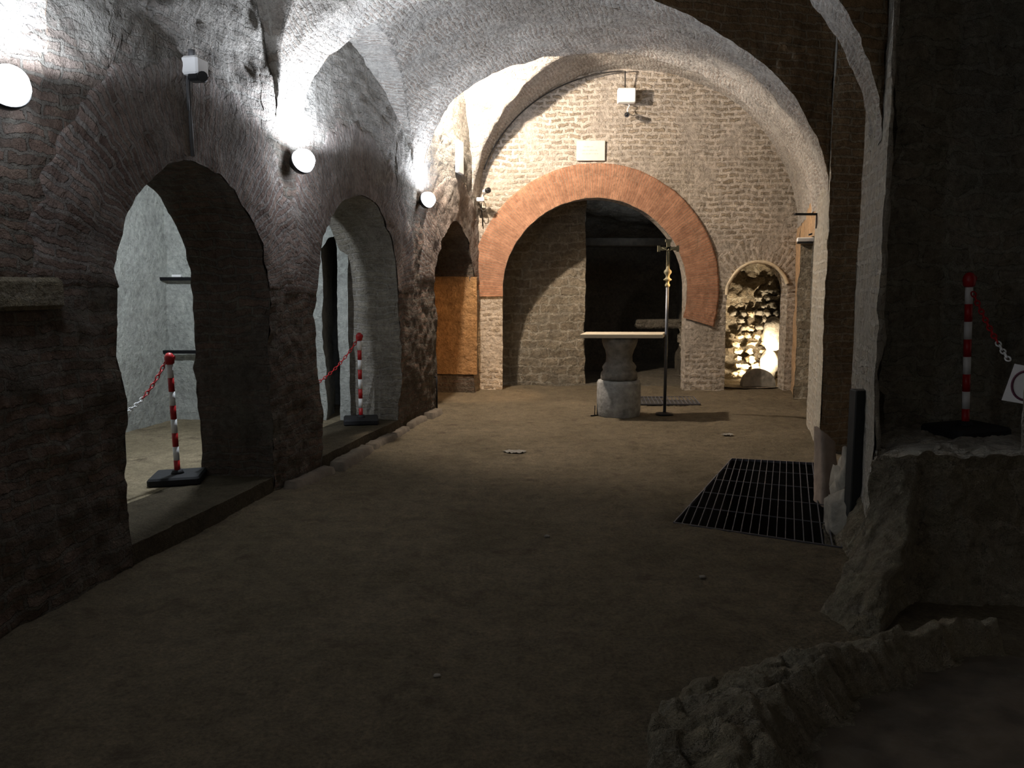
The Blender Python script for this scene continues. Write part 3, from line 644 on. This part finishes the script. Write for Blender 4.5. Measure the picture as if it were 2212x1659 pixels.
# ------------------------------------------------------------------ plaque, boxes and cameras on the back wall
t = thing('wall_plaque', 'white marble plaque centred above the orange brick arch', 'plaque', (1.145, YB-.03, 3.40))
b = MB(); b.box((1.147, YB-.028, 3.520), (.415, .03, .285), 0, .004); b.build('slab', M_plaque, t)
rng = random.Random(5)
b = MB()
for r, (w0, w1, zz) in enumerate([(-.10, .02, 3.575), (-.12, .06, 3.525), (-.13, .11, 3.475)]):
    x = w0
    while x < w1:
        l = rng.uniform(.015, .045); b.box((1.147+x+l/2, YB-.0445, zz), (l, .002, .012), 0); x += l+.010
b.build('worn_inscription', M_carve, t)
t = thing('junction_box', 'white square junction box high on the back wall', 'junction box', (1.64, YB-.1, 4.16))
b = MB(); b.box((1.636, YB-.15, 4.262), (.255, .13, .20), .0, .012); b.build('enclosure', M_box, t)
b = MB(); b.box((1.636, YB-.217, 4.262), (.235, .008, .18), 0, .003); b.build('cover', M_white, t)
b = MB(); b.box((1.64, YB-.05, 4.262), (.16, .10, .12), 0); b.build('wall_mount', M_box, t)
def bullet(c, d, label, cat='security camera', L_=.13, r=.032):
    c = Vector(c); d = Vector(d).normalized(); t = thing('security_camera', label, cat, c)
    b = MB(); b.lathe([(r*.8, 0), (r, .01), (r, L_*.7), (r*.95, L_*.75)], c, 20, d); b.build('housing', M_box, t)
    b = MB(); b.lathe([(r*1.08, 0), (r*1.12, .02), (r*1.12, .045), (r*1.0, .05)], c+d*L_*.72, 20, d); b.build('front_hood', M_black, t)
    b = MB(); b.lathe([(r*.7, 0), (r*.5, .008), (r*.1, .012)], c+d*(L_*.72+.045), 16, d); b.build('lens', M_glass, t)
    return t, c
t, c = bullet((1.66, YB-.13, 4.015), (-.22, -1, -.28), 'small bullet camera hanging just under the white junction box')
b = MB(); b.tube([c+Vector((0, 0, .02)), c+Vector((.0, .03, .07)), c+Vector((.03, .02, .12)), (1.68, YB-.05, 4.17)], .009, 8); b.tube([c+Vector((0, .03, .02)), (1.74, YB-.02, 4.02)], .010, 8); b.build('bracket', M_box, t)
t, c = bullet((-.40, YB-.30, 2.90), (.62, -1, .12), 'security camera in the left corner of the back wall, above a hanging cable', L_=.12, r=.036)
b = MB(); b.box((-.455, YB-.22, 2.80), (.11, .11, .06), 0, .01); b.tube([(-.47, YB-.16, 2.80), (-.50, YB-.02, 2.80)], .018, 8); b.tube([c+Vector((.0, .02, -.02)), (-.43, YB-.24, 2.82)], .013, 8); b.build('bracket', M_box, t)
b = MB(); b.tube([(-.41, YB-.2, 2.79), (-.38, YB-.2, 2.72), (-.385, YB-.2, 2.65), (-.42, YB-.2, 2.64), (-.45, YB-.18, 2.68), (-.47, YB-.1, 2.74)], .006, 6); b.tube([(-.45, YB-.1, 2.77), (-.44, YB-.06, 2.6), (-.43, YB-.05, 2.44)], .008, 6); b.build('hanging_cable', M_cable, t)
# cable clipped along the vault over the back wall
pts = []
for i in range(40):
    u = i/39; a = lerp(.10, .47, u)*PI; tt = (1-math.cos(a))/2; x, y = line(YB-.16, YB-.16, tt); pts.append((x+.02, y, zs(tt)+B3*math.sin(a)-.07))
pts.append((1.62, YB-.12, 4.37))
b = MB(); b.tube(pts, .010, 6); tag(b.build('vault_cable', M_cable), 'thin black cable following the vault edge to the junction box', 'cable')
b = MB(); b.box((xl(10.9)+.05, 10.9, 3.25), (.05, .26, .42), -.205, .008); tag(b.build('wall_trunking', M_box), 'pale rectangular panel glowing beside the warm-lit vault at left', 'panel')
# left wall camera unit and conduit
x0 = xl(5.0)
t = thing('emergency_lamp', 'white box with black lamp under it, high above the nearest left arch', 'lamp', (x0+.06, 5.0, 2.85))
b = MB(); b.box((x0+.075, 5.0, 2.855), (.11, .13, .105), -.2, .012); b.build('enclosure', M_box, t)
b = MB(); b.box((x0+.10, 4.975, 2.79), (.10, .075, .05), -.2, .012); b.lathe([(.028, 0), (.03, .03)], (x0+.13, 4.95, 2.79), 14, (.6, -.8, -.2)); b.build('lamp_head', M_black, t)
b = MB(); b.lathe([(.02, 0), (.02, .05)], (x0+.06, 5.0, 2.905), 12); b.build('cable_gland', M_duct, t)
b = MB(); b.tube([(x0+.03, 5.0, 2.80), (x0+.028, 5.01, 2.6), (x0+.03, 5.02, 2.34)], .013, 8); b.tube([(x0+.035, 4.975, 2.78), (x0+.035, 4.975, 2.6)], .008, 6); tag(b.build('wall_conduit', M_duct), 'grey conduit dropping from the white box to the nearest left arch', 'conduit')
# thin iron rod by the pier
b = MB(); b.tube([(-.93, 9.86, -.01), (-.93, 9.86, .45)], .009, 8); b.tube([(-.93, 9.86, .44), (-.96, 9.86, .455)], .009, 8); tag(b.build('iron_rod', M_iron), 'thin dark iron rod standing on the floor before the orange-lit arch', 'rod')
# steel bars in the corridor
for z, lb in ((1.635, 'upper dark steel bar seen through the nearest left arch'), (.865, 'lower dark steel bar seen through the nearest left arch')):
    b = MB(); b.box((-3.35, 8.52, z), (1.12, .05, .035), 0, .004); o = b.build('steel_bar', M_iron); tag(o, lb, 'steel bar', 'steel bars on the corridor wall')
b = MB(); b.box((-3.52, 8.52, 1.666), (.10, .05, .026), 0, .005); tag(b.build('white_fitting', M_white), 'small white fitting lying on the upper steel bar in the corridor', 'fitting')
# shelf and bracket on the right wall
t = thing('wall_bracket', 'dark iron bracket sticking out of the right wall above the recess', 'bracket', (xr(8.6), 8.6, 2.3))
p = rp(8.75, 2.31, -.10)
b = MB(); b.box((p[0], p[1], 2.325), (.28, .05, .022), 0, .003); b.build('arm', M_iron, t)
b = MB(); b.box((p[0]+.11, p[1], 2.25), (.022, .05, .15), 0, .003); b.build('upright', M_iron, t)
t = thing('small_floodlight', 'flat grey floodlight above the rubble recess on the right wall', 'floodlight', rp(9.25, 2.08, 0))
p = rp(9.3, 2.08, -.07); b = MB(); b.box((p[0], p[1], 2.085), (.19, .14, .05), -.28, .01); b.build('housing', M_box, t)
b = MB(); b.box((p[0]-.01, p[1]-.005, 2.052), (.17, .12, .02), -.28, .005); b.build('underside', M_black, t)
b = MB(); b.tube([rp(9.3, 2.14, -.04), rp(9.3, 2.16, .02)], .010, 8); b.build('bracket', M_iron, t)
# ------------------------------------------------------------------ right foreground masonry
lb_ = MB()
foot = [(2.15, 5.3), (1.90, 4.62), (1.66, 4.05), (1.46, 3.60), (1.50, 3.27), (2.0, 3.22), (2.6, 3.25), (3.6, 3.3)]
top = [(2.2, 5.1), (2.12, 4.60), (1.98, 4.32), (1.88, 4.18), (2.03, 4.02), (2.3, 4.00), (2.7, 4.0), (3.6, 4.0)]
def blk(u, v):
    k = u*7; i = min(6, int(k)); t_ = k-i
    fx, fy = lerp(foot[i][0], foot[i+1][0], t_), lerp(foot[i][1], foot[i+1][1], t_)
    tx, ty = lerp(top[i][0], top[i+1][0], t_), lerp(top[i][1], top[i+1][1], t_)
    w_ = (1-v)**2.1 if u < .60 else (1-v)**4.5; zt_ = .66+.07*max(0, noise.noise(Vector((u*14, 3, 0))))*(1 if u < .62 else .0)
    if u > .6: w_ *= .45
    return (lerp(tx, fx, w_), lerp(ty, fy, w_), lerp(-.08, zt_, v))
lb_.patch(blk, 150, 36, lambda u, v, p: (p.x+p.y*.6, p.z), 2.2)
ob = lb_.build('masonry_ledge', M_ledge)
tag(ob, 'waist-high broken masonry ledge at right, carrying the striped post', 'ledge')
tp = MB()
def topf(u, v):
    k = u*7; i = min(6, int(k)); t_ = k-i; tx, ty = lerp(top[i][0], top[i+1][0], t_), lerp(top[i][1], top[i+1][1], t_)
    zt_ = .66+.07*max(0, noise.noise(Vector((u*14, 3, 0))))*(1 if u < .62 else 0)
    return (lerp(tx, lerp(2.2, 3.6, max(0, (u-.15)/.85)), v), lerp(ty, 5.12, v), lerp(zt_, .66, min(1, v*3)))
tp.patch(topf, 150, 30, lambda u, v, p: (p.x, p.y), 2.2, True); o = tp.build('ledge_top', M_pier, ob)
# dark post at the foot of the pier
b = MB(); b.box((2.175, 4.93, .43), (.135, .10, .98), 0, .006); b.box((2.195, 4.875, .43), (.012, .012, .98), 0); tag(b.build('dark_post', simple('dark_painted_board', (.010, .012, .011), .7, 0, .2, 10)), 'dark upright board at the foot of the pale rough pier', 'board')
# stones beside the grating
s_ = MB()
def slabf(u, v):
    a = 2*PI*u; r_ = 1/max(abs(math.cos(a)), abs(math.sin(a))); r_ = min(r_, 1.25); k_ = 1-.25*v
    return (2.31+.075*r_*math.cos(a)*k_-.05*v, 5.72+.10*r_*math.sin(a)*k_, -.02+.52*v-.06*math.cos(a)*v)
s_.patch(slabf, 28, 22, None, .4); s_.patch(lambda u, v: tuple(lerp(slabf(u, 1)[i_], (2.26, 5.72, .50)[i_], v) for i_ in range(3)), 28, 4, None, .4); tag(s_.build('marble_fragment', simple('pinkish_stone', (.27, .21, .165), .9, 0, .2, 12, .01)), 'tall pale pinkish stone leaning left of the dark board', 'stone')
s_ = MB(); s_.blob((2.30, 5.30, .12), (.10, .18, .30), 34, .75, 12); tag(s_.build('rough_boulder', M_stone), 'rough grey stone between the grating and the dark board', 'stone')
s_ = MB(); s_.blob((2.14, 5.05, .05), (.09, .15, .19), 22, .3, 13); tag(s_.build('small_boulder', M_stone), 'smaller yellowish stone at the right rim of the large grating', 'stone')
# broken masonry in the foreground
mo = MB()
edge = [(.46, 1.6), (.44, 2.35), (.47, 2.66), (.63, 2.86), (.80, 2.93), (.95, 3.08), (1.18, 3.10), (1.45, 3.24), (1.9, 3.30)]
def mpt(u, v):
    k = u*8; i = min(7, int(k)); t_ = k-i; ex, ey = lerp(edge[i][0], edge[i+1][0], t_), lerp(edge[i][1], edge[i+1][1], t_)
    e = .05*noise.noise(Vector((u*13, 1, 5)))+.03*noise.noise(Vector((u*31, 2, 5))); ex -= e; ey += e
    ix, iy = lerp(ex, 2.6, v**1.15), lerp(ey, lerp(.9, 2.6, u), v**1.15)
    c = noise.voronoi(Vector((ix*5.5, iy*5.5, 1)))[0]; ch = c[1]-c[0]
    h = .07*min(1, v/.02)+.13*min(1, v/.17)
    h += (.032*min(1, ch*4)-.02+.04*noise.noise(Vector((ix*8, iy*8, 3)))+.022*noise.noise(Vector((ix*21, iy*21, 9))))*min(1, v/.03)
    f = min(1, max(0, (v-.20)/.06)); h = lerp(h, .05+.025*noise.noise(Vector((ix*5, iy*5, 3))), f)
    return (ix, iy, -.03+max(.07*min(1, v/.03), h) if v > 0 else -.05)
mo.patch(lambda u, v: mpt(u, v*.27), 260, 70, lambda u, v, p: (p.x, p.y), .7, True)
om = mo.build('broken_masonry', M_ledge)
tag(om, 'low broken stone masonry edge in the lower right foreground', 'masonry')
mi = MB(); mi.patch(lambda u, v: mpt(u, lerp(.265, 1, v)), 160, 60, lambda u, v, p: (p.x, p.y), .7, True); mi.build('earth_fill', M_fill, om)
# pebbles on the floor
for x, y, r, lb in ((.22, 4.86, .012, 'small pale pebble in the middle of the earth floor'), (1.02, 4.15, .012, 'small pale pebble left of the near edge of the large grating'), (-.30, 3.05, .010, 'tiny pale pebble in the dark foreground floor')):
    s_ = MB(); s_.blob((x, y, .008), (r*1.5, r, r*.7), 12, .3, x); tag(s_.build('pebble', M_stone), lb, 'pebble', 'pebbles on the floor')
for x, y, s2, lb in ((.02, 7.45, .12, 'dark flattened leaf scrap in the middle of the floor'), (2.27, 8.35, .07, 'dark scrap on the floor beyond the large grating')):
    s_ = MB(); s_.patch(lambda u, v: (x+s2*(u-.5)*2*(1-.5*abs(2*v-1)), y+s2*.6*(v-.5)*2, .012+.012*noise.noise(Vector((u*5, v*5, x)))), 10, 8, None, .3); tag(s_.build('floor_scrap', M_cap), lb, 'scrap')
